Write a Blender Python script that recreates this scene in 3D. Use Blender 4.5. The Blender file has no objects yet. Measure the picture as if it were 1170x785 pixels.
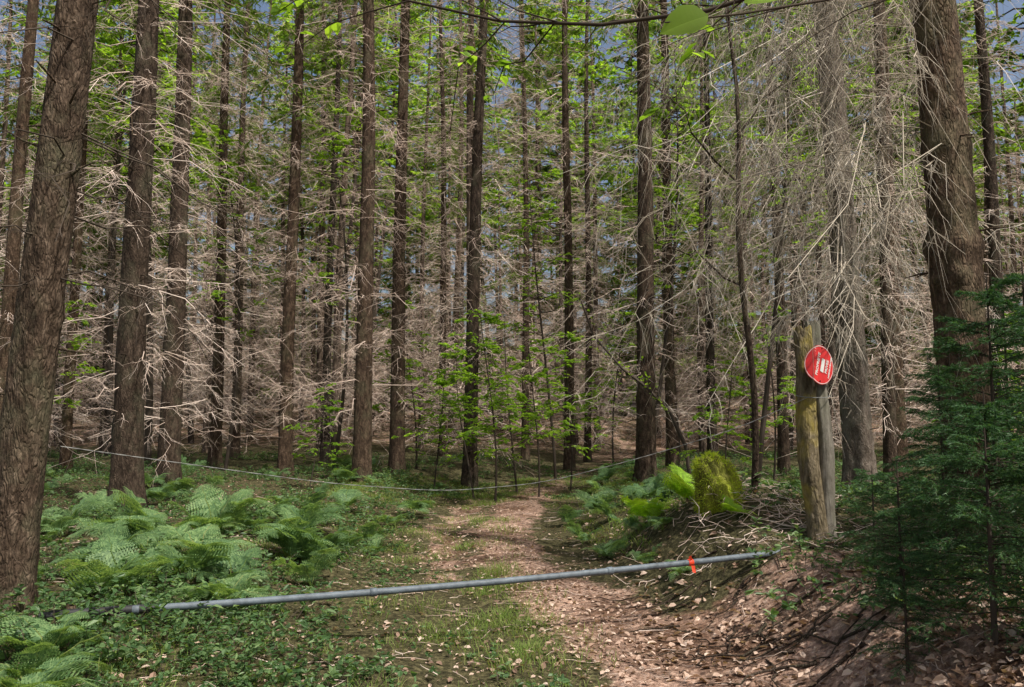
import bpy, math, numpy as np
from mathutils import Vector
R = np.random.default_rng(7)
sc = bpy.context.scene
UP = np.array([0,0,1.0])

# ------------------------------------------------------------------ helpers
class Buf:
    def __init__(s): s.V=[]; s.Q=[]; s.T=[]; s.mq=[]; s.mt=[]; s.n=0
    def quads(s,V,Q,m=0):
        s.V.append(V.reshape(-1,3)); s.Q.append(Q.reshape(-1,4)+s.n); s.mq.append(np.full(len(s.Q[-1]),m)); s.n+=len(s.V[-1])
    def tris(s,V,T,m=0):
        s.V.append(V.reshape(-1,3)); s.T.append(T.reshape(-1,3)+s.n); s.mt.append(np.full(len(s.T[-1]),m)); s.n+=len(s.V[-1])
    def add(s,o,Mx):
        """append copies of Buf o: Mx rows = x,y,z,rotz,scale"""
        Mx=np.asarray(Mx); V=np.concatenate(o.V); c,sn=np.cos(Mx[:,3])[:,None],np.sin(Mx[:,3])[:,None]; sc_=Mx[:,4][:,None]
        W=np.stack([(V[None,:,0]*c-V[None,:,1]*sn)*sc_+Mx[:,0:1],(V[None,:,0]*sn+V[None,:,1]*c)*sc_+Mx[:,1:2],V[None,:,2]*sc_+Mx[:,2:3]],-1)
        off=(np.arange(len(Mx))*len(V))[:,None,None]+s.n
        s.V.append(W.reshape(-1,3))
        if o.Q: s.Q.append((np.concatenate(o.Q)[None]+off).reshape(-1,4)); s.mq.append(np.tile(np.concatenate(o.mq),len(Mx)))
        if o.T: s.T.append((np.concatenate(o.T)[None]+off).reshape(-1,3)); s.mt.append(np.tile(np.concatenate(o.mt),len(Mx)))
        s.n+=len(s.V[-1])
    def mesh(s,name,mats,smooth=False):
        V=np.concatenate(s.V); F=[]; M=[]
        if s.Q: F+=np.concatenate(s.Q).tolist(); M.append(np.concatenate(s.mq))
        if s.T: F+=np.concatenate(s.T).tolist(); M.append(np.concatenate(s.mt))
        me=bpy.data.meshes.new(name); me.from_pydata(V.tolist(),[],F)
        for m in mats: me.materials.append(m)
        me.polygons.foreach_set("material_index",np.concatenate(M).astype(np.int32))
        if smooth: me.polygons.foreach_set("use_smooth",np.ones(len(F),dtype=bool))
        me.update(); return me
def nrm(a): return a/np.maximum(np.linalg.norm(a,axis=-1,keepdims=True),1e-9)
def frame(T):
    T=nrm(T); ref=np.where(np.abs(T[...,2:3])>0.95,np.array([1.0,0,0]),UP)
    U=nrm(np.cross(T,ref)); W=np.cross(U,T); return T,U,W
def tubes(b,P,Rad,S=3,m=0):
    N,K,_=P.shape; T,U,W=frame(P[:,-1]-P[:,0])
    a=np.arange(S)/S*2*np.pi
    off=np.cos(a)[None,:,None]*U[:,None]+np.sin(a)[None,:,None]*W[:,None]
    V=P[:,:,None]+Rad[:,:,None,None]*off[:,None]
    k=np.arange(K-1)[:,None]; s=np.arange(S)[None]; s2=(s+1)%S
    q=np.stack([k*S+s,k*S+s2,(k+1)*S+s2,(k+1)*S+s],-1).reshape(-1,4)
    b.quads(V,q[None]+(np.arange(N)*K*S)[:,None,None],m)
def ribbons(b,P,Rad,m=0,r=R):
    N,K,_=P.shape; T,U,W=frame(P[:,-1]-P[:,0]); a=r.uniform(0,6.28,N)[:,None]
    o=np.cos(a)*U+np.sin(a)*W
    V=np.stack([P-o[:,None]*Rad[...,None],P+o[:,None]*Rad[...,None]],2)
    k=np.arange(K-1)*2; q=np.stack([k,k+1,k+3,k+2],-1)
    b.quads(V,q[None]+(np.arange(N)*K*2)[:,None,None],m)
def leaves(b,C,D,Nn,L,W,m=0,fold=0.15):
    D=nrm(D); S=nrm(np.cross(D,Nn)); Nn=np.cross(S,D); L=L[:,None]; W=W[:,None]
    def p(t,s,f): return C+D*L*t+S*W*s+Nn*W*f
    V=np.stack([p(0,0,0),p(.3,-.46,fold),p(.68,-.36,fold),p(1,0,-.1),p(.68,.36,fold),p(.3,.46,fold)],1)
    q=np.array([[0,3,2,1],[0,5,4,3]])
    b.quads(V,q[None]+(np.arange(len(C))*6)[:,None,None],m)
def blades(b,C,D,Sd,L,W,m=0):
    D=nrm(D); V=np.stack([C-Sd*W[:,None]*.5,C+Sd*W[:,None]*.5,C+D*L[:,None]],1)
    b.tris(V,np.array([[0,1,2]])[None]+(np.arange(len(C))*3)[:,None,None],m)
def curve_pts(P0,D,L,droop,K=4,wob=0.03,r=R):
    s=np.linspace(0,1,K)[None,:,None]
    P=P0[:,None]+nrm(D)[:,None]*s*L[:,None,None]
    P[:,:,2]-= (s[...,0]**2)*(droop*L)[:,None]
    if wob: P[:,1:]+=r.normal(0,1,P[:,1:].shape)*wob*L[:,None,None]
    return P
def kids(P,n,t0,t1,ang,r=R,flat=0.35,down=0.0,even=False):
    N,K,_=P.shape
    t=(np.linspace(t0,t1,n)[None]+r.uniform(-.02,.02,(N,n))) if even else r.uniform(t0,t1,(N,n))
    t=np.clip(t,0,.999); f=t*(K-1); i=f.astype(int); fr=(f-i)[...,None]
    ar=np.arange(N)[:,None]
    pos=P[ar,i]*(1-fr)+P[ar,i+1]*fr; tan=nrm(P[ar,i+1]-P[ar,i])
    _,U,W=frame(tan)
    sg=np.where((np.arange(n)[None]%2==0),1.,-1.)[...,None]
    side=nrm(U*sg+r.normal(0,flat,tan.shape))
    a=r.normal(ang,.15,(N,n))[...,None]
    dn=down*r.uniform(0,1.6,(N,n))[...,None]
    d=nrm(tan*np.cos(a)+side*np.sin(a)-UP*dn)
    return pos.reshape(-1,3),d.reshape(-1,3),t.reshape(-1)
def lin(r0,r1,N,K): return np.linspace(0,1,K)[None]*(np.asarray(r1)-np.asarray(r0)).reshape(-1,1)+np.asarray(r0).reshape(-1,1)+np.zeros((N,K))
def obj(name,me,parent=None,loc=(0,0,0),rot=(0,0,0),scl=(1,1,1)):
    o=bpy.data.objects.new(name,me); sc.collection.objects.link(o)
    o.location=loc; o.rotation_euler=rot; o.scale=scl if hasattr(scl,'__len__') else (scl,)*3
    if parent: o.parent=parent
    return o
def empty(name,loc=(0,0,0)):
    o=bpy.data.objects.new(name,None); sc.collection.objects.link(o); o.location=loc; o.empty_display_size=.2; return o
def sstep(x,a,b):
    t=np.clip((x-a)/(b-a),0,1); return t*t*(3-2*t)
_k=np.random.default_rng(3).normal(0,1,(14,2)); _ph=np.random.default_rng(4).uniform(0,6.28,14)
def wn(x,y,f):
    s=0
    for i in range(14): s=s+np.sin(f*(_k[i,0]*x+_k[i,1]*y)+_ph[i])
    return s/3.7
def pc(y): return np.interp(y,[0,5,7,11,14,18,24,40],[.45,.5,.25,-.2,.1,.7,2.5,8])
def hgt(x,y):
    x=np.asarray(x,float); y=np.asarray(y,float); d=x-pc(y)
    z=0.03*wn(x,y,1.2)+0.012*wn(x,y,5.)*sstep(np.abs(d),.6,1.3)+0.006*wn(x,y,9.)
    z=z+0.22*sstep(-d,1.3,2.8)
    win=sstep(y,1,3.5)*(1-.55*sstep(y,9,13))
    z=z+(0.5*sstep(d,.95,2.0)+.12*sstep(d,2.,4.)+.035*wn(x,y,3.1)*sstep(d,.9,1.5))*win
    z=z-0.04*np.exp(-((d-.6)/.3)**2)-0.04*np.exp(-((d+.75)/.3)**2)
    z=z+0.35*np.exp(-((x-2.25)**2+(y-8.3)**2)/.7)
    z=z+0.012*np.maximum(0,y-16)+7*sstep(y,30,90)+.5*wn(x,y,.12)*sstep(y,24,40)
    return z
def H(x,y): return float(hgt(x,y))

# ------------------------------------------------------------------ materials
def mat(name):
    m=bpy.data.materials.new(name); m.use_nodes=True; nt=m.node_tree; nt.nodes.clear()
    return m,nt,nt.nodes.new('ShaderNodeOutputMaterial')
def ramp(nt,fac,stops):
    n=nt.nodes.new('ShaderNodeValToRGB'); e=n.color_ramp.elements
    while len(e)<len(stops): e.new(.5)
    for i,(p,c) in enumerate(stops): e[i].position=p; e[i].color=(*c,1)
    nt.links.new(fac,n.inputs[0]); return n.outputs[0]
def mapped(nt,scale,coord='Object'):
    tc=nt.nodes.new('ShaderNodeTexCoord'); mp=nt.nodes.new('ShaderNodeMapping')
    mp.inputs['Scale'].default_value=scale; nt.links.new(tc.outputs[coord],mp.inputs[0]); return mp.outputs[0]
def noise(nt,vec,s,d=3,rough=.6):
    n=nt.nodes.new('ShaderNodeTexNoise'); n.inputs['Scale'].default_value=s; n.inputs['Detail'].default_value=d; n.inputs['Roughness'].default_value=rough
    if vec: nt.links.new(vec,n.inputs['Vector'])
    return n.outputs['Fac']
def mixc(nt,f,a,b,mode='MIX'):
    n=nt.nodes.new('ShaderNodeMix'); n.data_type='RGBA'; n.blend_type=mode
    for i,v in ((0,f),(6,a),(7,b)):
        if isinstance(v,(int,float)): n.inputs[i].default_value=v
        elif isinstance(v,tuple): n.inputs[i].default_value=(*v,1)
        else: nt.links.new(v,n.inputs[i])
    return n.outputs[2]
def math_(nt,op,a,b):
    n=nt.nodes.new('ShaderNodeMath'); n.operation=op
    for i,v in enumerate((a,b)):
        if isinstance(v,(int,float)): n.inputs[i].default_value=v
        else: nt.links.new(v,n.inputs[i])
    return n.outputs[0]
def leafmat(name,stops,trans=.45,rough=.5,spec=.35):
    m,nt,out=mat(name)
    g=nt.nodes.new('ShaderNodeNewGeometry'); oi=nt.nodes.new('ShaderNodeObjectInfo')
    f=math_(nt,'ADD',math_(nt,'MULTIPLY',g.outputs['Random Per Island'],.65),math_(nt,'MULTIPLY',oi.outputs['Random'],.35))
    c=ramp(nt,f,stops)
    if spec>0:
        p=nt.nodes.new('ShaderNodeBsdfPrincipled'); p.inputs['Roughness'].default_value=rough; p.inputs['Specular IOR Level'].default_value=spec
        nt.links.new(c,p.inputs['Base Color'])
    else:
        p=nt.nodes.new('ShaderNodeBsdfDiffuse'); nt.links.new(c,p.inputs['Color'])
    if trans>0:
        t=nt.nodes.new('ShaderNodeBsdfTranslucent'); c2=mixc(nt,1.0,c,(1.9,1.8,.7),'MULTIPLY'); nt.links.new(c2,t.inputs[0])
        mx=nt.nodes.new('ShaderNodeMixShader'); mx.inputs[0].default_value=trans
        nt.links.new(p.outputs[0],mx.inputs[1]); nt.links.new(t.outputs[0],mx.inputs[2]); nt.links.new(mx.outputs[0],out.inputs[0])
    else: nt.links.new(p.outputs[0],out.inputs[0])
    return m
def farbark(name,dark,light):
    m,nt,out=mat(name); c=ramp(nt,noise(nt,mapped(nt,(1,1,.3)),9,2,.7),[(.35,dark),(.65,light)])
    p=nt.nodes.new('ShaderNodeBsdfDiffuse'); nt.links.new(c,p.inputs[0]); nt.links.new(p.outputs[0],out.inputs[0]); return m
def barkmat(name,dark,mid,light,lichen=(.2,.22,.14),lf=.25,vs=45,bd=.012,crk=.4,vz=.3):
    m,nt,out=mat(name)
    v=mapped(nt,(1,1,vz))
    nw=nt.nodes.new('ShaderNodeTexNoise'); nw.inputs['Scale'].default_value=14; nw.inputs['Detail'].default_value=2; nt.links.new(v,nw.inputs['Vector'])
    vv=mixc(nt,.09,v,nw.outputs['Color'],'ADD')
    vo=nt.nodes.new('ShaderNodeTexVoronoi'); vo.feature='DISTANCE_TO_EDGE'; vo.inputs['Scale'].default_value=vs; nt.links.new(vv,vo.inputs['Vector'])
    crack=ramp(nt,vo.outputs['Distance'],[(0,(0,0,0)),(.3,(1,1,1))])
    n1=noise(nt,mapped(nt,(1,1,.4)),18,5,.75); n2=noise(nt,mapped(nt,(1,1,.7)),2.6,3,.7)
    c=ramp(nt,n1,[(.32,dark),(.5,mid),(.68,light)])
    c=mixc(nt,math_(nt,'MULTIPLY',math_(nt,'SUBTRACT',1,crack),crk),c,tuple(x*.5 for x in dark))
    c=mixc(nt,math_(nt,'MULTIPLY',ramp(nt,n2,[(.48,(0,0,0)),(.68,(1,1,1))]),lf),c,lichen)
    oi=nt.nodes.new('ShaderNodeObjectInfo')
    c=mixc(nt,1.0,c,ramp(nt,oi.outputs['Random'],[(0,(.6,.61,.63)),(1,(1.15,1.03,.92))]),'MULTIPLY')
    p=nt.nodes.new('ShaderNodeBsdfPrincipled'); p.inputs['Roughness'].default_value=.9; p.inputs['Specular IOR Level'].default_value=.15
    nt.links.new(c,p.inputs['Base Color'])
    b=nt.nodes.new('ShaderNodeBump'); b.inputs['Strength'].default_value=.8; b.inputs['Distance'].default_value=bd
    hh=math_(nt,'ADD',math_(nt,'MULTIPLY',crack,.7),math_(nt,'MULTIPLY',n1,1.8)); nt.links.new(hh,b.inputs['Height']); nt.links.new(b.outputs[0],p.inputs['Normal'])
    nt.links.new(p.outputs[0],out.inputs[0]); return m
def simple(name,col,rough=.6,metal=0,var=.3,ns=20,bump=.002):
    m,nt,out=mat(name); v=mapped(nt,(1,1,1)); n=noise(nt,v,ns,4,.7)
    c=ramp(nt,n,[(.3,tuple(x*(1-var) for x in col)),(.7,tuple(min(1,x*(1+var)) for x in col))])
    p=nt.nodes.new('ShaderNodeBsdfPrincipled'); p.inputs['Roughness'].default_value=rough; p.inputs['Metallic'].default_value=metal
    nt.links.new(c,p.inputs['Base Color'])
    b=nt.nodes.new('ShaderNodeBump'); b.inputs['Strength'].default_value=.5; b.inputs['Distance'].default_value=bump
    nt.links.new(n,b.inputs['Height']); nt.links.new(b.outputs[0],p.inputs['Normal']); nt.links.new(p.outputs[0],out.inputs[0]); return m

M_bark=barkmat('spruce_bark',(.028,.02,.015),(.085,.061,.045),(.2,.15,.115))
M_barkF=farbark('distant_bark',(.045,.034,.027),(.18,.135,.105))
M_barkN=barkmat('spruce_bark_near',(.036,.026,.019),(.11,.08,.058),(.25,.195,.15),lf=.35,vs=42,bd=.016)
M_barkL=barkmat('pale_bark',(.13,.1,.075),(.28,.225,.18),(.46,.39,.32),lichen=(.34,.35,.26),lf=.5)
M_barkG=barkmat('weathered_post_bark',(.08,.07,.045),(.19,.17,.12),(.34,.31,.24),lichen=(.42,.37,.05),lf=.75,vs=24)
M_wood=barkmat('weathered_wood',(.2,.18,.14),(.36,.33,.27),(.54,.5,.42),lichen=(.3,.32,.2),lf=.5,vs=14,bd=.006,vz=.08)
M_twig=leafmat('dead_twig',[(0,(.3,.215,.175)),(.5,(.6,.475,.4)),(1,(.82,.7,.62))],0,.9,0)
M_twigP=leafmat('pale_dead_twig',[(0,(.22,.18,.14)),(.5,(.46,.4,.32)),(1,(.76,.69,.6))],0,.9,0)
M_twigD=leafmat('dark_twig',[(0,(.03,.025,.02)),(1,(.1,.08,.065))],0,.9,0)
M_needle=leafmat('spruce_needles',[(0,(.04,.075,.018)),(.5,(.11,.175,.04)),(1,(.24,.33,.08))],.5,.5,0)
M_needleN=leafmat('young_spruce_needles',[(0,(.02,.06,.025)),(.5,(.048,.12,.045)),(1,(.11,.21,.08))],.3,.45,.25)
M_beech=leafmat('beech_leaves',[(0,(.08,.16,.02)),(.5,(.2,.34,.045)),(1,(.36,.52,.09))],.6,.4,.25)
M_fern=leafmat('fern_fronds',[(0,(.06,.125,.06)),(.5,(.135,.235,.1)),(1,(.3,.43,.19))],.4,.5,.2)
M_fernY=leafmat('sunny_fern',[(0,(.22,.38,.03)),(1,(.38,.56,.07))],.5,.5,.2)  # brighter copy of the fern greens, sunlit look put into the colour
M_herb=leafmat('bramble_leaves',[(0,(.035,.075,.03)),(.5,(.095,.18,.07)),(1,(.27,.37,.16))],.4,.4,.25)
M_grass=leafmat('grass_blades',[(0,(.1,.16,.04)),(.6,(.18,.27,.07)),(1,(.38,.38,.17))],.4,.5,0)
M_litter=leafmat('dead_leaves',[(0,(.1,.06,.042)),(.4,(.34,.225,.17)),(.7,(.6,.455,.37)),(1,(.86,.76,.68))],.12,.7,.2)
M_moss=leafmat('moss',[(0,(.2,.29,.02)),(.5,(.38,.48,.05)),(1,(.6,.68,.12))],.35,.8,0)

gm,nt,out=mat('forest_floor')
at=nt.nodes.new('ShaderNodeAttribute'); at.attribute_name='path'
tc=mapped(nt,(1,1,1)); n1=noise(nt,tc,3,4,.65); n2=noise(nt,tc,22,5,.75); n0=noise(nt,tc,1.1,3,.6)
dirt=ramp(nt,n2,[(.3,(.1,.064,.048)),(.5,(.3,.21,.165)),(.72,(.62,.5,.42))])
dirt=mixc(nt,1.0,dirt,ramp(nt,n0,[(.38,(.45,.38,.33)),(.6,(1.25,1.2,1.2))]),'MULTIPLY')
green=ramp(nt,n2,[(.3,(.022,.022,.014)),(.5,(.07,.065,.033)),(.72,(.22,.2,.11))])
f=math_(nt,'ADD',at.outputs['Fac'],math_(nt,'MULTIPLY',math_(nt,'SUBTRACT',n1,.5),1.8))
f=ramp(nt,f,[(.38,(0,0,0)),(.6,(1,1,1))])
c=mixc(nt,f,green,dirt)
vo=nt.nodes.new('ShaderNodeTexVoronoi'); vo.inputs['Scale'].default_value=26; nt.links.new(tc,vo.inputs['Vector'])
c=mixc(nt,.55,c,mixc(nt,1.0,c,ramp(nt,vo.outputs['Color'],[(.2,(.4,.38,.36)),(.8,(1.5,1.4,1.3))]),'MULTIPLY'))
p=nt.nodes.new('ShaderNodeBsdfPrincipled'); p.inputs['Roughness'].default_value=.95; p.inputs['Specular IOR Level'].default_value=.1
nt.links.new(c,p.inputs['Base Color']); b_=nt.nodes.new('ShaderNodeBump'); b_.inputs['Distance'].default_value=.03; b_.inputs['Strength'].default_value=1
nt.links.new(n2,b_.inputs['Height']); nt.links.new(b_.outputs[0],p.inputs['Normal']); nt.links.new(p.outputs[0],out.inputs[0])

# ------------------------------------------------------------------ ground
far=np.array([13,14.5,17,20,25,32,45,65,100,160,300.])
xs=np.concatenate([-far[::-1],np.arange(-12,12.01,.09),far])
ys=np.concatenate([-far[::-1],np.arange(-12,1,.6),np.arange(1,20,.08),np.arange(20,40,.5),np.arange(40,90,3),[95,120,180,300]])
X,Y=np.meshgrid(xs,ys); Z=hgt(X,Y)
nx,ny=len(xs),len(ys); i=np.arange(nx-1)[None]; j=np.arange(ny-1)[:,None]
q=np.stack([j*nx+i,j*nx+i+1,(j+1)*nx+i+1,(j+1)*nx+i],-1)
b=Buf(); b.quads(np.stack([X,Y,Z],-1),q); me=b.mesh('ground',[gm],True)
def pathmask(x,y):
    d=x-pc(y)+.14*wn(x,y,1.6); cc=np.interp(y,[0,6.5,9],[.45,.35,.12]); ww=np.interp(y,[0,6.5,9],[.65,.55,.48])
    a=np.exp(-((d-cc)/ww)**4)+.6*np.exp(-((d+.75)/.3)**4)*sstep(y,6.5,9)
    a=a+ .95*sstep(d,.7,1.0)*(1-sstep(d,2.6,3.4))*sstep(7.0-y,0,1.2)
    a=a*(1-sstep(y,15,19)*.6)
    return np.clip(a,0,1)*.75+.12
pa=me.attributes.new('path','FLOAT','POINT'); pa.data.foreach_set('value',(pathmask(X,Y)+.4*sstep(Y,22,32)).ravel().astype(np.float32))
obj('ground',me)

# ------------------------------------------------------------------ trees
def dead_mesh(name,seed,z0,z1,n,Lm,m,droop=.25,sub=10,ter=4,rs=1.,az=None,elev=0.0,hang=0.1,wob=.04,far=False):
    r=np.random.default_rng(seed); b=Buf()
    z=r.uniform(z0,z1,n)
    a=r.uniform(0,2*np.pi,n) if az is None else r.uniform(az[0],az[1],n)
    D=np.stack([np.cos(a),np.sin(a),r.normal(elev,.16,n)],-1)
    L=Lm*r.uniform(.3,1.0,n)**1.2; P0=np.stack([np.zeros(n),np.zeros(n),z],-1)
    P=curve_pts(P0,D,L,r.normal(droop,.12,n),6,wob,r)
    tubes(b,P,lin(.010*rs*np.ones(n),.003*rs,n,6),3 if far else 4)
    p,d,t=kids(P,sub,.15,.98,.95,r,.45,hang); l=np.repeat(L,sub)*.42*(1.05-t*.75)*r.uniform(.3,1.2,len(t))
    K=3 if far else 4
    Q=curve_pts(p,d,l,r.uniform(0,.5,len(l))+hang*.6,K,.06,r)
    (ribbons if far else tubes)(b,Q,lin(.0042*rs*np.ones(len(l)),.0018*rs,len(l),K))
    p,d,t=kids(Q,ter,.15,.98,.8,r,.7,hang*.7); l2=np.repeat(l,ter)*.45*r.uniform(.4,1.2,len(t)); K=2 if far else 3
    Q2=curve_pts(p,d,l2,.15+0*l2+hang*.5,K,.05,r); (ribbons if far else tubes)(b,Q2,lin(.0021*rs*np.ones(len(l2)),.001*rs,len(l2),K))
    return b,r
def crown_add(b,r,z0,H_,Lm,wh=.55,per=5,nt=12,nn=8,mt=1,mn=2,nl=.14,nw=.045,skip=.25):
    zz=np.arange(z0,H_-.3,wh); z=np.repeat(zz,per)+r.normal(0,.08,len(zz)*per); keep=r.random(len(z))>skip; z=z[keep]; n=len(z)
    a=r.uniform(0,2*np.pi,n); fr=(z-z0)/(H_-z0)
    L=Lm*(1-fr)**.75*r.uniform(.6,1.1,n)*np.clip(.55+fr*3,0,1)+.15
    D=np.stack([np.cos(a),np.sin(a),-.1+.5*fr+r.normal(0,.1,n)],-1)
    P=curve_pts(np.stack([0*z,0*z,z],-1),D,L,.3-.25*fr,5,.02,r)
    tubes(b,P,lin(.014*np.ones(n),.004,n,5),3,mt)
    p,d,t=kids(P,nt,.2,1,.8,r,.3,.15); l=np.repeat(L,nt)*.35*(1.1-t*.7)*r.uniform(.5,1.1,len(t))+.06
    Q=curve_pts(p,d,l,.3+0*l,3,.03,r)
    p,d,t=kids(Q,nn,.02,1,.6,r,.6,.1)
    blades(b,p,d,nrm(r.normal(0,1,d.shape)),nl*r.uniform(.6,1.3,len(p)),nw*r.uniform(.6,1.3,len(p)),mn)
def trunk_mesh(name,r0,Ht,lean,seed,m,S=20,dz=.25,knots=True,bow=.1,zend=None,rough=.03,extra=()):
    r=np.random.default_rng(seed); ph=r.uniform(0,6.28,8)
    z=[ -.4]; 
    while z[-1]<(zend or Ht): z.append(z[-1]+dz*(1 if z[-1]<9 else 3))
    z=np.array(z); K=len(z); a=np.arange(S)/S*2*np.pi
    zc=np.clip(z,0,None)
    rad=r0*(1-.92*zc/Ht)*(1+.3*np.exp(-zc/.3))+.01
    cx=lean[0]*zc+bow*np.sin(zc*.35+ph[0])*.35*zc/6; cy=lean[1]*zc+bow*np.sin(zc*.3+ph[1])*.3*zc/6
    A=a[None]; Zz=z[:,None]
    w=1+rough*np.sin(3*A+ph[2]+Zz*.8)+rough*np.sin(5*A+ph[3]-Zz*1.3)+rough*.7*np.sin(9*A+Zz*7+ph[4])*np.sin(Zz*11+ph[5])
    w=w+.22*np.exp(-zc[:,None]/.25)*np.cos(5*A+ph[6])*.5
    if S>30: w=w+.015*np.sin(17*A+3*np.sin(Zz*6+ph[1]))*np.sin(Zz*23+4*np.sin(A*3))+.01*np.sin(29*A+5*np.sin(Zz*9))+r.normal(0,.01,(K,S))
    for (zk,amp,wd) in extra: w=w+amp*np.exp(-((Zz-zk)/wd)**2)*(1+.4*np.sin(4*A+zk))
    if knots:
        for _ in range(26):
            zk,ak=r.uniform(.5,9),r.uniform(0,6.28)
            da=np.angle(np.exp(1j*(A-ak))); w=w+.13*np.exp(-(da/.35)**2-((Zz-zk)/.07)**2)
    V=np.stack([cx[:,None]+rad[:,None]*w*np.cos(A),cy[:,None]+rad[:,None]*w*np.sin(A),z[:,None]+0*A],-1)
    k=np.arange(K-1)[:,None]; s=np.arange(S)[None]; s2=(s+1)%S
    q=np.stack([k*S+s,k*S+s2,(k+1)*S+s2,(k+1)*S+s],-1)
    b=Buf(); b.quads(V,q)
    if knots:
        n=34; zk=r.uniform(.6,9,n); ak=r.uniform(0,6.28,n); rr=np.interp(zk,z,rad)*.8
        P0=np.stack([np.interp(zk,z,cx)+rr*np.cos(ak),np.interp(zk,z,cy)+rr*np.sin(ak),zk],-1)
        D=np.stack([np.cos(ak),np.sin(ak),r.normal(0,.3,n)],-1)
        P=curve_pts(P0,D,r.uniform(.08,.3,n),0*zk+.1,3,.03,r); tubes(b,P,lin(.011*np.ones(n),.005,n,3),5)
    return b.mesh(name,[m],True)

DEAD=[]
for k in range(4):
    b,_=dead_mesh('d',20+k,1.2,13,120,2.3,0,rs=.75,wob=.05,ter=3); DEAD.append(b.mesh('dead_branches',[M_twig]))
CROWN=[]
for k in range(4):
    b=Buf(); r=np.random.default_rng(40+k); crown_add(b,r,8+1.2*k,20+k,2.2); CROWN.append(b.mesh('crown',[M_bark,M_twig,M_needle]))

TREES=[(-5.5,11.5,.41,0.0),(-6.4,15,.38,0),(-7.4,20,.28,0),(-7.7,22.3,.24,0),(-4.8,17,.28,.004),(-4.9,21,.22,.01),
(-2.99,16,.35,0),(-2.48,17.4,.31,0),(-2.06,24,.22,-.01),(-.9,17,.29,.022),(.4,24,.22,.0),(1.5,21,.26,0),(2.3,24.4,.2,.01),
(2.57,15.5,.37,.01),(3.8,19,.26,-.008),(5.5,22,.25,0),(5.75,17,.22,0),(7.25,15,.28,-.01),(6.4,13.6,.2,.01),(9.8,16,.26,0),
(-10,18,.22,0),(-8.7,13.6,.24,.02)]
CR_ON={1,2,4,6,8,9,11,13,15,16,17,20,21}
def add_tree(x,y,dia,lean,seed,bark=M_bark,dead=True,crown=True,**kw):
    e=empty('spruce_tree',(x,y,H(x,y)))
    Ht=20+(seed*7%5); obj('trunk',trunk_mesh('trunk',dia/2,Ht,(lean,0),seed,bark,**kw),e)
    if dead: obj('dead_branches',DEAD[seed%4],e,(0,0,0),(0,lean,R.uniform(0,6.28)),R.uniform(.85,1.1))
    if crown: obj('crown',CROWN[seed%4],e,(lean*10,0,0),(0,0,R.uniform(0,6.28)))
    return e
for k,(x,y,d,l) in enumerate(TREES): add_tree(x,y,d,l,100+k,crown=(k in CR_ON))
eL=add_tree(-3.42,5.5,.29,.065,201,M_barkN,False,False,S=64,dz=.035,knots=True,zend=12,bow=.06)
b,_=dead_mesh('d',61,2.2,7,34,2.1,0,droop=.45,sub=8,ter=3,az=(-2.6,1.4),rs=.75); obj('dead_branches',b.mesh('dead_branches',[M_twigD]),eL,(.1,0,0),(0,.06,0))
obj('crown',CROWN[0],eL,(.7,0,.5))
eP=add_tree(4.55,10.5,.36,-.035,202,M_barkL,False,True,S=32,dz=.08,rough=.06,bow=.15)
b,_=dead_mesh('d',62,2.4,10,90,3.8,0,droop=.5,sub=15,ter=5,az=(1.9,5.4),hang=.5,rs=.95,wob=.06); obj('dead_branches',b.mesh('dead_branches',[M_twigP]),eP,(-.2,0,0))
eR=add_tree(3.68,6.4,.38,-.035,203,M_barkN,False,False,S=64,dz=.035,zend=12,bow=.04,extra=((2.35,.16,.1),(2.1,.08,.1),(1.55,.1,.05),(3.2,.06,.08)))
b,_=dead_mesh('d',63,3.0,7.5,62,3.2,0,droop=.5,sub=16,ter=6,az=(1.7,4.3),hang=.6,rs=.62,wob=.07); obj('dead_branches',b.mesh('dead_branches',[M_twigP]),eR,(-.12,0,0))

# distant forest
FM=[]
for k in range(6):
    b,r=dead_mesh('f',300+k,.4,15,105,2.3,0,sub=9,ter=4,rs=1.7,far=True)
    z=np.linspace(-.5,20,12); P=np.stack([.1*np.sin(z*.3+k),.08*np.cos(z*.25),z],-1)[None]
    tubes(b,P,(.12*(1-np.clip(z,0,None)/22)+.01)[None],10,1)
    if k%3==0: crown_add(b,r,9+k*.6,20+k%3,2.1,.6,5,10,8,1,2,.22,.08)
    FM.append(b.mesh('forest_spruce',[M_twig,M_barkF,M_needle]))
GM=[]
for k in range(2):
    b=Buf(); r=np.random.default_rng(400+k); z=np.linspace(-.3,13,12); P=np.stack([0*z,0*z,z],-1)[None]; tubes(b,P,(.09*(1-z/14.)+.01)[None],8,0)
    crown_add(b,r,1.2,13,2.2,.5,5,14,9,1,2,.24,.08); GM.append(b.mesh('young_spruce',[M_barkF,M_twig,M_needle]))
TH=[]
for k in range(2):
    b,r=dead_mesh('t',500+k,.1,3.6,46,2.2,0,droop=.0,sub=10,ter=4,rs=1.6,elev=.55,far=True); TH.append(b.mesh('thicket',[M_twig]))
def ok(x,y,pts,dmin):
    return all((x-a)**2+(y-c)**2>dmin*dmin for a,c in pts)
pts=[(t[0],t[1]) for t in TREES]+[(4.55,10.5),(3.68,6.4),(-3.42,5.5)]
F=empty('distant_forest')
cnt=0
for _ in range(6000):
    y=R.uniform(20,54); x=R.uniform(-.68*y-3,.68*y+3)
    if abs(x-pc(y))<1.6 and y<30: continue
    if not ok(x,y,pts,2.8): continue
    pts.append((x,y)); cnt+=1
    if y>42 and R.random()<.75: me=GM[R.integers(2)]; s=R.uniform(1.1,1.9)
    else: me=FM[R.integers(6)]; s=R.uniform(.8,1.15)
    obj('forest_tree',me,F,(x,y,H(x,y)),(R.normal(0,.015),R.normal(0,.015),R.uniform(0,6.28)),s)
    if cnt>175: break
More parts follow.
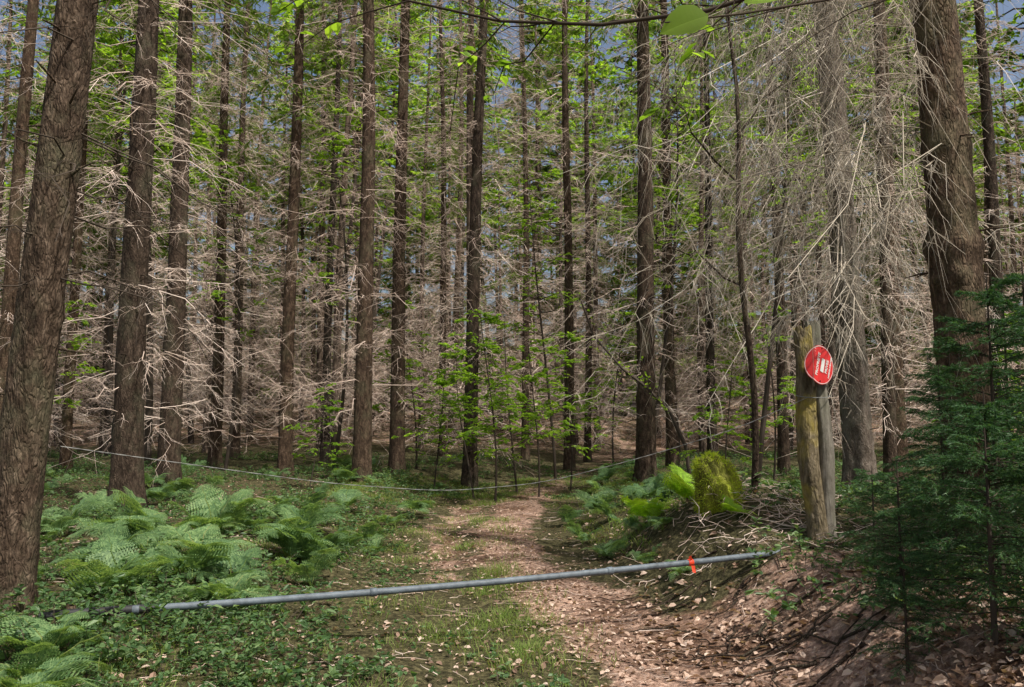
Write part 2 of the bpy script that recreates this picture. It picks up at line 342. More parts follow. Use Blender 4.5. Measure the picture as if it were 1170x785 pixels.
for _ in range(60):
    y=R.uniform(22,42); x=R.uniform(-.7*y,.7*y)
    obj('thicket',TH[R.integers(2)],F,(x,y,H(x,y)),(0,0,R.uniform(0,6.28)),R.uniform(.8,1.4))
for _ in range(300):
    x=R.uniform(-22,22); y=R.uniform(-12,19)
    if abs(x)<max(.72*y,0)+3.5 : continue
    if abs(x)<11.0 and y<5: continue
    if not ok(x,y,pts,4.8): continue
    pts.append((x,y)); obj('forest_tree',FM[3*R.integers(2)],F,(x,y,H(x,y)),(0,0,R.uniform(0,6.28)),R.uniform(.85,1.1))

# ------------------------------------------------------------------ broadleaf
def beech_mesh(seed,Ht,r0,nb,Lb,leafL=.07,zb=.25,bend=.15,n2=7,nl=8):
    r=np.random.default_rng(seed); b=Buf(); z=np.linspace(0,Ht,12); P=np.stack([bend*np.sin(z/Ht*3+seed),bend*np.cos(z/Ht*2.2+seed),z],-1)[None]
    P[:,:,:2]-=P[:,:1,:2]
    tubes(b,P,(r0*(1-z/Ht*.9)+.003)[None],8,0)
    t=r.uniform(zb,1,nb); i=(t*10.99).astype(int); P0=P[0,i]+(P[0,i+1]-P[0,i])*((t*10.99-i)[:,None]); a=r.uniform(0,6.28,nb)
    D=np.stack([np.cos(a),np.sin(a),r.uniform(.05,.5,nb)],-1); L=Lb*(1.15-t*.7)*r.uniform(.5,1,nb)
    B=curve_pts(P0,D,L,.15+0*L,5,.05,r); tubes(b,B,lin(r0*.3*np.ones(nb),.0025,nb,5),4,0)
    p,d,t=kids(B,n2,.2,1,.7,r,.25); l=np.repeat(L,n2)*.4*(1.1-t*.6)*r.uniform(.5,1,len(t))
    C=curve_pts(p,d,l,.1+0*l,3,.04,r); ribbons(b,C,lin(.003*np.ones(len(l)),.0012,len(l),3),0)
    p,d,t=kids(C,nl,.1,1,.8,r,.2); 
    Nn=nrm(UP+r.normal(0,.35,p.shape)); d[:,2]-=.15
    leaves(b,p,d,Nn,leafL*r.uniform(.7,1.2,len(p)),leafL*.6*r.uniform(.8,1.1,len(p)),1)
    return b.mesh('beech',[M_twigD,M_beech])
BS=[beech_mesh(1,3.2,.018,34,1.3),beech_mesh(2,2.4,.014,28,1.1),beech_mesh(3,9,.045,46,1.9,.085,.4,.5,8,8),beech_mesh(5,18,.1,90,3.8,.17,.45,.6,9,9)]
BL=[(-.3,14.3,0,1.05),(-1.5,15.4,0,.85),(.5,15.0,1,1.2),(.1,16.0,0,1.1),(-.7,14.9,1,1.2),(-2.2,18.5,0,1.2),(3.4,12.8,1,.9),(-3.6,14.3,1,.8),(1.0,18.4,2,.8),(-4.2,19,2,1.0),(1.2,16.6,0,1.0),
                  (4.7,14.5,0,1.0),(3.0,17.5,2,1.05),(6.8,11.5,1,1.1),(-6.6,18.5,2,.9),(2.6,20.5,0,1.3),(-9.5,16,0,1.3),(5,24,2,1.1),(4.0,13.2,2,1.0),
                  (-12,24,3,1.0),(-6,26,3,1.0),(-17,30,3,1.1),(2,29,3,1.0),(9,26,3,1.0),(-9.5,36,3,1.1),(16,30,3,1.1),(-2,34,3,1.1),(7,38,3,1.2),(-20,42,3,1.2),(22,42,3,1.2),(13,23,3,.9),(-1,44,3,1.3),(-15,20,3,.9),
                  (-9.3,20.5,3,.95),(7.8,20,3,.95),(-12,30,3,1.1),(12.5,18.5,3,.9),(5,31,3,1.1),(-6,32,3,1.1),
                  (-13,50,3,1.4),(14,48,3,1.4),(-6,50,3,1.5),(4,52,3,1.5),(-26,50,3,1.4),(27,50,3,1.4)]
for (x,y,k,s) in BL:
    e=empty('beech_tree' if k==3 else 'beech_sapling',(x,y,H(x,y)-.03)); obj('stem_and_leaves',BS[k],e,(0,0,0),(0,0,R.uniform(0,6.28)),s)
# unseen trees added behind and beside the viewpoint so their crowns dapple the sunlight
for (x,y,k,s) in [(6.3,-3.8,3,.8),(.8,-5,3,.72),(9,1.2,3,.85),(-4,-3.5,3,.8),(-9.5,4,3,.85),(3.2,-2.2,3,.62)]:
    e=empty('beech_tree',(x,y,H(x,y)-.03)); obj('stem_and_leaves',BS[k],e,(0,0,0),(0,0,R.uniform(0,6.28)),s)
b=Buf(); z=np.linspace(0,8,16); P=np.stack([.05*np.sin(z*1.9)-.03*z,.06*np.cos(z*1.3),z],-1)[None]; tubes(b,P,(.036*(1-z/9.5))[None],10)
P0=P[0,[4,5,6,7,9,11]]; D=np.array([[-.8,.1,.5],[.6,.2,.8],[-.7,-.2,.6],[.7,.1,.9],[-.6,.2,.7],[.5,-.1,.8]]); Bp=curve_pts(P0,D,np.array([1.2,.9,1.6,1.1,1.4,1.]),np.zeros(6),6,.05)
tubes(b,Bp,lin(.012*np.ones(6),.003,6,6),5); p,d,t=kids(Bp,8,.2,1,.7); C=curve_pts(p,d,R.uniform(.2,.5,len(p)),0*t+.1,4,.05); tubes(b,C,lin(.004*np.ones(len(p)),.0015,len(p),4),3)
e=empty('beech_sapling',(2.42,8.0,H(2.42,8)-.05)); obj('bare_stem',b.mesh('bare_stem',[M_bark],True),e)
b=Buf(); P=np.array([[[0,0,0],[-.08,0,.7],[-.35,0,1.3],[-.75,0,1.75],[-1.2,0,2.1],[-1.7,.1,2.7],[-1.95,.1,3.4]]],float); tubes(b,P,lin(np.array([.04]),.015,1,7),8)
p,d,t=kids(P,14,.3,1,.8); C=curve_pts(p,d,R.uniform(.4,1.2,14),0*t,5,.05); tubes(b,C,lin(.008*np.ones(14),.002,14,5),4)
p,d,t=kids(C,9,.2,1,.8); leaves(b,p,d,nrm(UP+R.normal(0,.3,p.shape)),R.uniform(.05,.08,len(p)),R.uniform(.03,.05,len(p)),1)
e=empty('beech_sapling',(3.2,14.4,H(3.2,14.4))); obj('bent_stem',b.mesh('bent_stem',[M_twigD,M_beech]),e)

e=empty('beech_tree',(3.3,2.7,H(3.3,2.7)))
zb=-H(3.3,2.7); b=Buf(); z=np.linspace(-.2,6,14); tubes(b,np.stack([.06*np.sin(z),.05*np.cos(z),z],-1)[None],(.07*(1-z/7))[None],14)
Pm=np.array([[[0,0,3.0],[-1.0,.1,3.35],[-2.0,.2,3.32],[-2.55,.25,3.16],[-2.95,.3,3.13],[-3.35,.35,3.17],[-3.8,.4,3.3],[-4.3,.5,3.5]]]); Pm[:,:,2]+=zb-.02
tubes(b,Pm,lin(np.array([.014]),.003,1,8),8)
Pn=np.array([[[-1.3,.1,3.36],[-2.0,-.5,3.0],[-2.5,-.85,2.6],[-2.8,-1.02,2.47],[-2.98,-1.1,2.41]]]); Pn[:,:,2]+=zb; tubes(b,Pn,lin(np.array([.006]),.0015,1,5),6)
p,d,t=kids(Pm,22,.15,1,.7,R,.5); C=curve_pts(p,d,R.uniform(.2,.7,22),0*t+.15,5,.05); tubes(b,C,lin(.004*np.ones(22),.0012,22,5),4)
obj('limbs',b.mesh('limbs',[M_twigD],True),e)
b=Buf(); p,d,t=kids(C[:8],5,.3,1,.8); leaves(b,p,d,nrm(UP+R.normal(0,.4,p.shape)),R.uniform(.05,.08,len(p)),R.uniform(.035,.05,len(p)))
def bigleaf(b,c,d,n,L,W):
    d=nrm(np.array(d,float)); s=nrm(np.cross(d,n)); n=np.cross(s,d); t=np.linspace(0,1,11); w=W*.5*np.sin(np.pi*t**.85)**.8*(1+.05*np.sin(t*40)); w[0]=w[-1]=.0008
    mid=c+np.outer(t*L,d)-np.outer(.18*L*t**2,n); l=mid+np.outer(w,s)+np.outer(w*.25,n); r_=mid-np.outer(w,s)+np.outer(w*.25,n)
    V=np.concatenate([l,mid,r_]); k=np.arange(10); b.quads(V,np.concatenate([np.stack([k,k+1,k+12,k+11],-1),np.stack([k+11,k+12,k+23,k+22],-1)]))
for c,d,n,L,W in [([-2.89,-1.1,2.425],[-1,-.1,-.3],[-.1,-.95,.3],.105,.078),([-2.80,-1.05,2.48],[.8,-.2,.15],[.1,-.9,.5],.09,.05),([-2.86,-1.08,2.46],[.5,-.3,.4],[-.2,-.6,.8],.07,.045)]:
    c=np.array(c); c[2]+=zb; bigleaf(b,c,d,np.array(n),L,W)
obj('leaves',b.mesh('leaves',[M_beech]),e)

# ------------------------------------------------------------------ near young spruce bottom right
def young_spruce(seed,Ht,Lm,n,r0=.018,nn=26,z0=.1):
    r=np.random.default_rng(seed); b=Buf(); z=np.linspace(-.1,Ht,8); tubes(b,np.stack([0*z,0*z,z],-1)[None],(r0*(1-z/Ht*.9)+.002)[None],8,0)
    zz=r.uniform(z0,Ht*.97,n); a=r.uniform(0,6.28,n); fr=zz/Ht; L=Lm*(1-fr)**.7*r.uniform(.6,1.05,n)+.08
    D=np.stack([np.cos(a),np.sin(a),-.05+.5*fr+r.normal(0,.1,n)],-1); P=curve_pts(np.stack([0*zz,0*zz,zz],-1),D,L,.3-.25*fr,6,.015,r)
    tubes(b,P,lin(.005*np.ones(n),.0015,n,6),4,0)
    p,d,t=kids(P,18,.12,1,.85,r,.15,.05,True); l=np.repeat(L,18)*.42*(1.05-t*.85)*r.uniform(.7,1.1,len(t))+.03
    Q=curve_pts(p,d,l,.25+0*l,4,.02,r); ribbons(b,Q,lin(.0018*np.ones(len(l)),.001,len(l),4),0)
    for A,k in ((P,nn*3),(Q,nn)):
        p,d,t=kids(A,k,.03,1,.7,r,.9); blades(b,p,d,nrm(r.normal(0,1,d.shape)),r.uniform(.018,.032,len(p)),np.full(len(p),.0065),1)
    return b.mesh('young_spruce',[M_twigD,M_needleN])
YS=[young_spruce(1,2.1,.85,58),young_spruce(2,1.3,.65,44)]
for (x,y,k,s) in [(2.95,4.9,0,.95),(3.5,5.4,0,1.0),(2.6,4.4,1,.95),(2.95,4.0,1,1.15),(4.1,6.6,0,1.0),(4.5,7.8,0,.9),(2.55,5.7,1,.6),(3.3,6.0,0,.8),(2.3,3.9,1,.8),(2.6,3.5,1,.9),(2.25,4.7,1,.65),(3.0,5.6,0,.7),(2.0,4.15,1,.5)]:
    e=empty('young_spruce_tree',(x,y,H(x,y)-.02)); obj('branches',YS[k],e,(0,0,0),(0,0,R.uniform(0,6.28)),s)

# ------------------------------------------------------------------ ferns
def fern_mesh(seed,m,nf=8,Lf=.8,np_=20,nq=8):
    r=np.random.default_rng(seed); b=Buf(); a=np.arange(nf)/nf*6.28+r.normal(0,.25,nf)
    D=np.stack([np.cos(a),np.sin(a),r.uniform(.9,2.2,nf)],-1); L=Lf*r.uniform(.6,1.15,nf)
    P=curve_pts(np.zeros((nf,3)),D,L,r.uniform(.35,.8,nf),10,.008,r); tubes(b,P,lin(.004*np.ones(nf),.001,nf,10),4,0)
    for f in range(nf):
        for sg in (1,-1):
            t=np.linspace(.22,.99,np_); fi=t*9; i=np.minimum(fi.astype(int),8); fr=(fi-i)[:,None]
            pos=P[f,i]*(1-fr)+P[f,i+1]*fr; tan=nrm(P[f,i+1]-P[f,i]); _,U,W=frame(tan)
            l=L[f]*.34*np.clip(1.06-t,0,1)**.85*np.clip(.75+t*1.2,0,1)+.006
            d=nrm(U*sg+tan*.45-UP*.12+W*.1)
            s=np.linspace(.06,.97,nq)[None,:,None]; base=pos[:,None]+d[:,None]*s*l[:,None,None]; base[...,2]-=(s[...,0]**2)*l[:,None]*.2
            ql=(l[:,None]*.16*(1.1-s[...,0])+.004)
            for sg2 in (1,-1):
                dd=nrm(tan[:,None]*sg2+d[:,None]*.5)+0*base; ww=d[:,None]+0*base
                C=base.reshape(-1,3); w=np.repeat(l/nq*.42,nq)
                V=np.stack([C-ww.reshape(-1,3)*w[:,None],C+ww.reshape(-1,3)*w[:,None],C+(dd*ql[...,None]).reshape(-1,3)+ww.reshape(-1,3)*w[:,None]*.6,C+(dd*ql[...,None]).reshape(-1,3)-ww.reshape(-1,3)*w[:,None]*.2],1)
                b.quads(V,np.array([[0,1,2,3]])[None]+(np.arange(len(C))*4)[:,None,None],1)
    return b.mesh('fern',[M_grass,m])
FE=[fern_mesh(k,M_fern,5+k) for k in range(4)]; FY=fern_mesh(9,M_fernY,10)
G=empty('fern_undergrowth')
def fern(x,y,s,me=None): obj('fern',me or FE[R.integers(4)],G,(x,y,H(x,y)+.02),(R.normal(0,.22),R.normal(0,.22),R.uniform(0,6.28)),s)
for (x,y,s) in [(-2.05,5.9,.9),(-2.6,6.6,1.1),(-1.75,7.1,.9),(-2.2,7.9,1.1),(-2.9,7.5,1.15),(-3.4,6.9,1.05),(-2.4,4.1,.8),(-2.2,3.7,.85),(-3.2,8.8,1.25),(-2.5,9.6,1.15),(-3.9,8.2,1.2),(-3.5,10,1.3),(-4.4,9.5,1.3),(-2.9,6.0,1.0),(-2.6,4.6,.9)]: fern(x,y,s)
for _ in range(28):
    y=R.uniform(5.9,10.5); x=pc(y)-R.uniform(1.4,4.2)*(.75+.05*y); fern(x,y,R.uniform(.4,1.1))
n=0
while n<85:
    y=R.uniform(8.5,19); x=R.uniform(-.7*y,.7*y); d=x-pc(y)
    if abs(d)<1.2 or (x>0 and R.random()<.2): continue
    fern(x,y,R.uniform(.5,1.05)); n+=1
for (x,y,s) in [(.85,9.8,.7),(1.25,10.4,.8),(.8,11.2,.7),(1.9,10.8,.9),(1.5,9.2,.7),(2.2,11.6,.9),(1.2,8.6,.6),(1.55,8.3,.5),(1.3,7.8,.5),(.95,8.9,.5),(1.5,7.2,.45),(1.2,12.4,.9)]: fern(x,y,s)
for (x,y,s) in [(1.8,8.5,.85),(1.55,9.0,.75),(2.05,7.55,.35)]: fern(x,y,s,FY)

# ------------------------------------------------------------------ brambles / herbs, grass (each one merged object)
def herb_buf(seed,n=20,Rr=.3,h=.26,ll=.04):
    r=np.random.default_rng(seed); b=Buf(); a=r.uniform(0,6.28,n); P0=np.stack([np.cos(a),np.sin(a),0*a],-1)*r.uniform(0,Rr,n)[:,None]
    D=nrm(np.stack([np.cos(a)*.5,np.sin(a)*.5,1+0*a],-1)+r.normal(0,.35,(n,3))); L=r.uniform(.3,1.2,n)*h
    P=curve_pts(P0,D,L,.3+0*L,4,.05,r); ribbons(b,P,lin(.0022*np.ones(n),.001,n,4),0)
    p,d,t=kids(P,8,.3,1,1.0,r,.6); d[:,2]*=.5
    leaves(b,p,d,nrm(UP+r.normal(0,.5,p.shape)),ll*r.uniform(.5,1.5,len(p)),ll*.65*r.uniform(.5,1.3,len(p)),1); return b
HB=[herb_buf(k) for k in range(3)]+[herb_buf(8,22,.3,.1,.032),herb_buf(9,16,.35,.08,.026)]
TF=[[] for _ in HB]; n=0
while n<1000:
    y=3.4+R.random()**1.3*20; x=R.uniform(-.72*y-.5,.72*y+.5); d=x-pc(y); k=R.integers(3); s=R.uniform(.5,1.4)
    dens=float(sstep(-d,.7,1.7))*.95+float(sstep(d,1.1,2.0))*.6*(0.4 if y<7 else 1)
    if y>15: dens=.9
    if y<5.8 and -2.2<d<-.2: dens=max(dens,.55)
    if wn(x,y,1.7)<R.uniform(-2.0,.4): continue
    if R.random()>dens: continue
    if abs(d)<1.5 or y<4.6: k=3+R.integers(2); s=R.uniform(.6,1.4)
    TF[k].append((x,y,H(x,y),R.uniform(0,6.28),s)); n+=1
b=Buf()
for k,t in enumerate(TF):
    if t: b.add(HB[k],t)
obj('bramble_undergrowth',b.mesh('bramble_undergrowth',[M_twigD,M_herb]))
def grass_buf(seed,n=60):
    r=np.random.default_rng(seed); b=Buf(); a=r.uniform(0,6.28,n); C=np.stack([np.cos(a),np.sin(a),0*a],-1)*(r.random(n)**.7*.2)[:,None]
    D=nrm(np.stack([np.cos(a)*.5,np.sin(a)*.5,1+0*a],-1)+r.normal(0,.35,(n,3))*np.array([1,1,.2])); L=r.uniform(.03,.1,n); S=nrm(np.cross(D,UP)); w=.0022
    P1=C+D*L[:,None]*.6; P2=C+D*L[:,None]+nrm(D*np.array([1,1,0]))*L[:,None]*.35-UP*L[:,None]*.1
    V=np.stack([C-S*w,C+S*w,P1+S*w*.8,P1-S*w*.8,P2],1); i=(np.arange(n)*5)[:,None]
    b.V.append(V.reshape(-1,3)); b.Q.append(i+np.array([[0,1,2,3]])); b.T.append(i+np.array([[3,2,4]])); b.mq.append(np.zeros(n)); b.mt.append(np.zeros(n)); b.n+=5*n
    return b
GR=[grass_buf(k) for k in range(3)]; TG=[[],[],[]]; n=0
while n<1100:
    y=3.6+R.random()**1.2*15; x=R.uniform(-3.5,3.2); d=x-pc(y)
    w=.8*math.exp(-((d+.75)/.5)**2)*(1 if y<7 else .35)+.2*float(sstep(-d,1,1.8))+(.6*math.exp(-((d+.25)/.25)**2))+.4*float(sstep(d,.8,1.4))*(y>8)+.6*(y>13)
    if R.random()>w or wn(x,y,2.2)<R.uniform(-.8,.8): continue
    TG[R.integers(3)].append((x,y,H(x,y)-.005,R.uniform(0,6.28),R.uniform(.5,1.2))); n+=1
b=Buf()
for k in range(3): b.add(GR[k],TG[k])
obj('grass',b.mesh('grass',[M_grass]))

# ------------------------------------------------------------------ leaf litter & twigs
N=60000; y=3.2+R.random(N)**1.25*14; x=R.uniform(-1,1,N)*(y*.68+.3)
keep=R.random(N)<np.clip(pathmask(x,y)*1.1+.12,0,1)*np.clip(.7+.45*wn(x,y,2.4),.12,1); x=x[keep]; y=y[keep]; n=len(x)
C=np.stack([x,y,hgt(x,y)+R.uniform(.004,.02,n)],-1); a=R.uniform(0,6.28,n); D=np.stack([np.cos(a),np.sin(a),R.normal(0,.3,n)],-1)
l=R.uniform(.02,.07,n)*np.where(x>1.,1.15,.85)
b=Buf(); leaves(b,C,D,nrm(UP+R.normal(0,.4,C.shape)),l,l*R.uniform(.45,.75,n),0,.2); obj('leaf_litter',b.mesh('leaf_litter',[M_litter]))
n=1000; y=R.uniform(3.4,14,n); x=R.uniform(-.6,.65,n)*y; a=R.uniform(0,6.28,n); l=R.uniform(.06,.45,n)**1.4
P=curve_pts(np.stack([x,y,hgt(x,y)+.012],-1),np.stack([np.cos(a),np.sin(a),0*a],-1),l,0*l,5,.05); P[:,:,2]=hgt(P[:,:,0],P[:,:,1])+R.uniform(.006,.03,(n,1))
b=Buf(); tubes(b,P,lin(R.uniform(.0015,.004,n),.001,n,5),4); obj('fallen_twigs',b.mesh('fallen_twigs',[M_twig]))
# exposed roots on the bank below the post
n=46; x=R.uniform(1.2,2.5,n); y=R.uniform(4.6,7.2,n); a=R.normal(3.6,.8,n); l=R.uniform(.25,.8,n)
P=curve_pts(np.stack([x,y,0*x],-1),np.stack([np.cos(a),np.sin(a),0*a],-1),l,0*l,8,.05); P[:,:,2]=hgt(P[:,:,0],P[:,:,1])+.006+.02*np.sin(np.linspace(0,3.1,8))[None]
b=Buf(); tubes(b,P,lin(R.uniform(.005,.013,n),.002,n,8),6); obj('exposed_roots',b.mesh('exposed_roots',[M_bark],True))
n=190; x=R.normal(2.3,.5,n); y=R.normal(7.5,.55,n); a=R.uniform(0,6.28,n); l=R.uniform(.15,.5,n)
P=curve_pts(np.stack([x,y,hgt(x,y)+R.uniform(.02,.1,n)],-1),np.stack([np.cos(a),np.sin(a),R.normal(.1,.3,n)],-1),l,0*l+.1,5,.05); P[:,:,2]=np.maximum(P[:,:,2],hgt(P[:,:,0],P[:,:,1])+.01)
b=Buf(); tubes(b,P,lin(R.uniform(.002,.005,n),.0015,n,5),4); obj('brushwood_pile',b.mesh('brushwood_pile',[M_twig]))

# ------------------------------------------------------------------ mossy stump
def blob(S,K,fn):
    u=np.linspace(0,np.pi*.62,K)[:,None]; a=(np.arange(S)/S*2*np.pi)[None]
    rr=np.sin(u)**1.35
    d=np.stack([rr*np.cos(a),rr*np.sin(a),np.cos(u)+0*a],-1); V=d*fn(d)[...,None]
    k=np.arange(K-1)[:,None]; s=np.arange(S)[None]; s2=(s+1)%S
    return V,np.stack([k*S+s,(k+1)*S+s,(k+1)*S+s2,k*S+s2],-1)
def nf(d): return 1+.06*np.sin(5*d[...,0]+2+3*d[...,2])+.06*np.sin(7*d[...,1]+1+4*d[...,2])+.05*np.sin(15*d[...,0]+9*d[...,1])+.04*np.sin(21*d[...,2]+13*d[...,1])
V,q=blob(48,30,nf); V=V*np.array([.22,.22,.46])
e=empty('mossy_stump',(2.02,7.9,H(2.02,7.9)+.04))
b=Buf(); b.quads(V,q); obj('stump_body',b.mesh('stump_body',[barkmat('stump_bark',(.08,.08,.03),(.2,.23,.05),(.32,.36,.08),lichen=(.34,.42,.05),lf=.9)],True),e,(0,0,0),(.1,-.25,0))
Vf=V.reshape(-1,3); n=12000; idx=R.integers(0,len(Vf),n); C=Vf[idx]+R.normal(0,.014,(n,3)); nn_=nrm(C)
keep=(np.sin(C[:,0]*19+C[:,2]*13)+np.sin(C[:,1]*23-C[:,2]*17)>-1.0); C=C[keep]; nn_=nn_[keep]; b=Buf(); blades(b,C-nn_*.01,nn_+R.normal(0,.8,C.shape)-UP*.5,nrm(R.normal(0,1,C.shape)),R.uniform(.015,.06,len(C)),np.full(len(C),.008)); obj('moss',b.mesh('moss',[M_moss]),e,(0,0,0),(.1,-.25,0))

# ------------------------------------------------------------------ barrier pole
Mp=simple('weathered_pipe',(.11,.135,.16),.6,0,.4,14); Mk=simple('black_rubber',(.02,.02,.022),.6,0,.3); Mr=simple('red_tape',(.75,.06,.02),.5,0,.15); Mw=simple('white_paint',(.75,.74,.7),.5,0,.1)
e=empty('barrier_pole')
A=np.array([-2.95,5.1,.33]); Bq=np.array([2.2,6.65,.45])
s=np.linspace(0,1,40); line=A+(Bq-A)*s[:,None]; line[:,2]-=.035*np.sin(np.pi*s)
def tube_obj(name,P,rad,m,S=16):
    b=Buf(); tubes(b,P[None],(np.zeros(len(P))+rad)[None],S); 
    return obj(name,b.mesh(name,[m],True),e)
tube_obj('pipe',line[4:],.024,Mp); tube_obj('dark_sleeve',line[:6]+np.array([0,0,.001]),.029,Mk)
for t in (.125,.40,.72): 
    i=int(t*39); c=line[i]; d=nrm(line[i+1]-line[i]); tube_obj('coupling',np.array([c-d*.025,c-d*.02,c+d*.02,c+d*.025]),np.array([.024,.030,.030,.024]),Mp)
c=line[33]; d=nrm(line[34]-line[33]); tube_obj('red_band',np.array([c-d*.022,c-d*.018,c+d*.018,c+d*.022]),np.array([.0245,.0275,.0275,.0245]),Mr)
b=Buf(); T=np.array([[[0,0,-.02],[.03,0,-.02],[.035,-.01,-.075],[.01,-.012,-.07]],[[-.01,0,.02],[.012,0,.02],[.0,-.01,.06],[-.02,-.01,.05]]])+c+np.array([0,-.026,0]); b.quads(T,np.array([[0,1,2,3],[4,5,6,7]])); obj('tape_tails',b.mesh('tape_tails',[Mr]),e)
for nm,c in (('left_stake',line[1]),('right_stake',line[-1])):
    g=H(c[0],c[1])-.2; tube_obj(nm,np.array([[c[0],c[1]+.07,g],[c[0]+.01,c[1]+.07,(g+c[2])/2],[c[0],c[1]+.065,c[2]+.04]]),np.array([.04,.036,.033]),M_barkN,10)

# ------------------------------------------------------------------ sign post
px,py=2.66,6.95; gz=H(px,py); e=empty('wooden_post',(px,py,gz-.15)); Ht=2.36-gz+.15
def slab(name,x0,w,d,Ht,m,seed,y0=0,S=28,K=60,lean=-.045,jag=.02):
    r=np.random.default_rng(seed); a=np.arange(S)/S*2*np.pi; z=np.linspace(0,Ht,K)[:,None]
    sx=np.sign(np.cos(a))*np.abs(np.cos(a))**.85; sy=np.sign(np.sin(a))*np.abs(np.sin(a))**.85
    w_=1+.06*np.sin(4*a[None]+z*3)+.05*np.sin(9*a[None]-z*8+seed)+r.normal(0,.014,(K,S))+.25*np.exp(-z/.25)-.06*z/Ht
    zz=z+ (z>Ht*.97)*(jag*np.sin(5*a[None]+seed)+jag*.6*np.sin(11*a[None]))
    V=np.stack([x0+lean*z+w/2*sx*w_+.018*np.sin(z*4+seed),y0+d/2*sy*w_+0*z,zz+0*w_],-1)
    top=V[-1].mean(0,keepdims=True)-np.array([[0,0,.02]])
    k=np.arange(K-1)[:,None]; s=np.arange(S)[None]; s2=(s+1)%S; b=Buf(); b.quads(V,np.stack([k*S+s,k*S+s2,(k+1)*S+s2,(k+1)*S+s],-1))
    tv=np.concatenate([V[-1],top]); ss=np.arange(S); b.tris(tv,np.stack([ss,(ss+1)%S,np.full(S,S)],-1)); obj(name,b.mesh(name,[m],True),e)
slab('bark_half',-.04,.16,.18,Ht-.03,M_barkG,1)
slab('split_face',.08,.13,.14,Ht+.02,M_wood,4,y0=.01)

Ms=simple('sign_red',(.68,.035,.035),.4,0,.12,9); 
e=empty('no_entry_sign',(2.64,6.80,2.0)); rs=.17
def sgn(u,v,off):
    f=-.08; th=math.radians(70)
    if u<f: return (f+(u-f)*math.cos(th)-off*math.sin(th), -(u-f)*math.sin(th)-off*math.cos(th), v)
    return (u,-off,v)
def polar_disc(r0,r1,off,K=6,S=64):
    rr=np.linspace(r0,r1,K); V=[];
    for q_ in rr:
        for a in np.arange(S)/S*2*np.pi: V.append(sgn(q_*math.cos(a),q_*math.sin(a),off))
    k=np.arange(K-1)[:,None]; s=np.arange(S)[None]; s2=(s+1)%S
    return np.array(V),np.stack([k*S+s,(k+1)*S+s,(k+1)*S+s2,k*S+s2],-1)
piv=empty('sign_face'); piv.parent=e; piv.rotation_euler=(math.radians(-3),math.radians(12),math.radians(32))
def part(nm,V,q,m):
    b=Buf(); b.quads(V,q); o=obj(nm,b.mesh(nm,[m]),piv); return o
V,q=polar_disc(.0005,rs,.0,18); part('disc',V,q,Ms); V,q=polar_disc(.0005,rs,-.002,18); part('disc_back',V,q,simple('sign_back',(.3,.3,.3),.5,.5))
V,q=polar_disc(rs-.010,rs-.005,.0025,2); part('white_ring',V,q,Mw)
gu,gv=np.meshgrid(np.linspace(-.022,.022,4),np.linspace(-.06,.06,6)); ang=math.radians(8)
U=gu*math.cos(ang)+gv*math.sin(ang); Vv=-gu*math.sin(ang)+gv*math.cos(ang)
V=np.array([sgn(u+.02,v,.004) for u,v in zip(U.ravel(),Vv.ravel())]); i=np.arange(3)[None]; j=np.arange(5)[:,None]
part('white_bar',V,np.stack([j*4+i,j*4+i+1,(j+1)*4+i+1,(j+1)*4+i],-1),Mw)
def text(nm,s,u0,v0,size):
    c=bpy.data.curves.new(nm,'FONT'); c.body=s; c.size=size; c.align_x='CENTER'; c.align_y='CENTER'; c.resolution_u=2; c.offset=.0012
    o=bpy.data.objects.new('t',c); sc.collection.objects.link(o); bpy.context.view_layer.update()
    me=bpy.data.meshes.new_from_object(o.evaluated_get(bpy.context.evaluated_depsgraph_get())); bpy.data.objects.remove(o)
    for v in me.vertices:
        x,y=v.co.x,v.co.y; u=-y; w=x
        uu=u*math.cos(ang)+w*math.sin(ang)+u0; vv=-u*math.sin(ang)+w*math.cos(ang)+v0; v.co=sgn(uu,vv,.004)
    me.materials.clear(); me.materials.append(Mw); obj(nm,me,piv)
text('text_top','PROPRIETE',-.042,0,.042); text('text_mid','PRIVEE',.075,0,.042); text('text_low',"DEFENSE D'ENTRER",.118,0,.022)
for k in (-.12,.12): 
    b=Buf(); tubes(b,np.array([[[-.0,-.006,k*1.2],[0,.0,k*1.2]]]),np.array([[.006,.006]]),8); obj('nail',b.mesh('nail',[Mk]),piv)

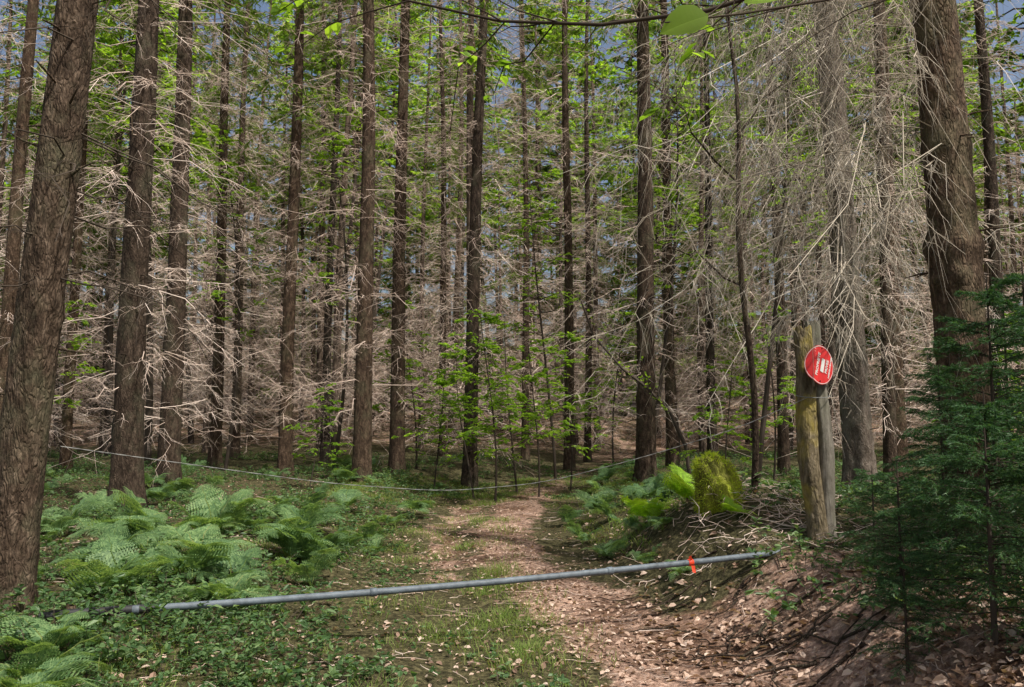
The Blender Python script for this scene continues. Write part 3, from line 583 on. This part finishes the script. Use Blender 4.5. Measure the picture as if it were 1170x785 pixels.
# ------------------------------------------------------------------ rope / wire across the track
e=empty('wire_rope')
K=np.array([[-3.15,5.6,1.36],[-2.6,6.3,1.2],[-1.6,7.0,.98],[-.6,7.3,.88],[.3,7.3,.96],[1.2,7.2,1.2],[2.0,7.05,1.46],[2.52,6.82,1.72]])
tt=np.linspace(0,7,160); from_=np.stack([np.interp(tt,np.arange(8),K[:,i]) for i in range(3)],-1)
ker=np.ones(15)/15; pad=np.pad(from_,((7,7),(0,0)),'edge'); sm=np.stack([np.convolve(pad[:,i],ker,'valid') for i in range(3)],-1)
sm[0]=K[0]; sm[-1]=K[-1]
Mrp=simple('grey_rope',(.22,.22,.21),.7,0,.3)
for k in range(2):
    a=tt*22+k*np.pi; off=np.stack([0*a,np.cos(a)*.0022,np.sin(a)*.0022],-1)
    b=Buf(); tubes(b,(sm+off)[None],np.full((1,160),.002),6); obj('strand',b.mesh('strand',[Mrp],True),e)
a=np.linspace(0,6.28,30); lp=np.stack([2.62+.14*np.cos(a),6.95+.13*np.sin(a),1.74+.02*np.sin(a)],-1); b=Buf(); tubes(b,np.stack([lp[:-1],lp[1:]],1),np.full((29,2),.004),6); obj('knot_loop',b.mesh('knot_loop',[Mrp]),e)

# ------------------------------------------------------------------ light, world, camera
S=Vector((.42,-.45,1.0)).normalized()
w=bpy.data.worlds.new("World"); sc.world=w; w.use_nodes=True; nt=w.node_tree; bg=nt.nodes['Background']
sky=nt.nodes.new('ShaderNodeTexSky'); sky.sky_type='NISHITA'; sky.sun_disc=False; sky.sun_elevation=math.asin(S.z); sky.sun_rotation=math.atan2(S.x,S.y); sky.dust_density=5; sky.ozone_density=.3
nt.links.new(sky.outputs[0],bg.inputs[0]); bg.inputs[1].default_value=.14
sl=bpy.data.lights.new('sun','SUN'); sl.energy=5; sl.angle=math.radians(.5); sl.color=(1,.95,.86); so=bpy.data.objects.new('sun',sl); sc.collection.objects.link(so); so.rotation_euler=S.to_track_quat('Z','Y').to_euler()
cd=bpy.data.cameras.new('camera'); cd.lens=28; cd.sensor_width=36; cd.clip_end=1000; cd.clip_start=.05
co=bpy.data.objects.new('camera',cd); sc.collection.objects.link(co); co.location=(0,0,1.6); co.rotation_euler=(math.radians(94.9),0,0); sc.camera=co
sc.view_settings.view_transform='Standard'; sc.view_settings.look='None'; sc.view_settings.exposure=0
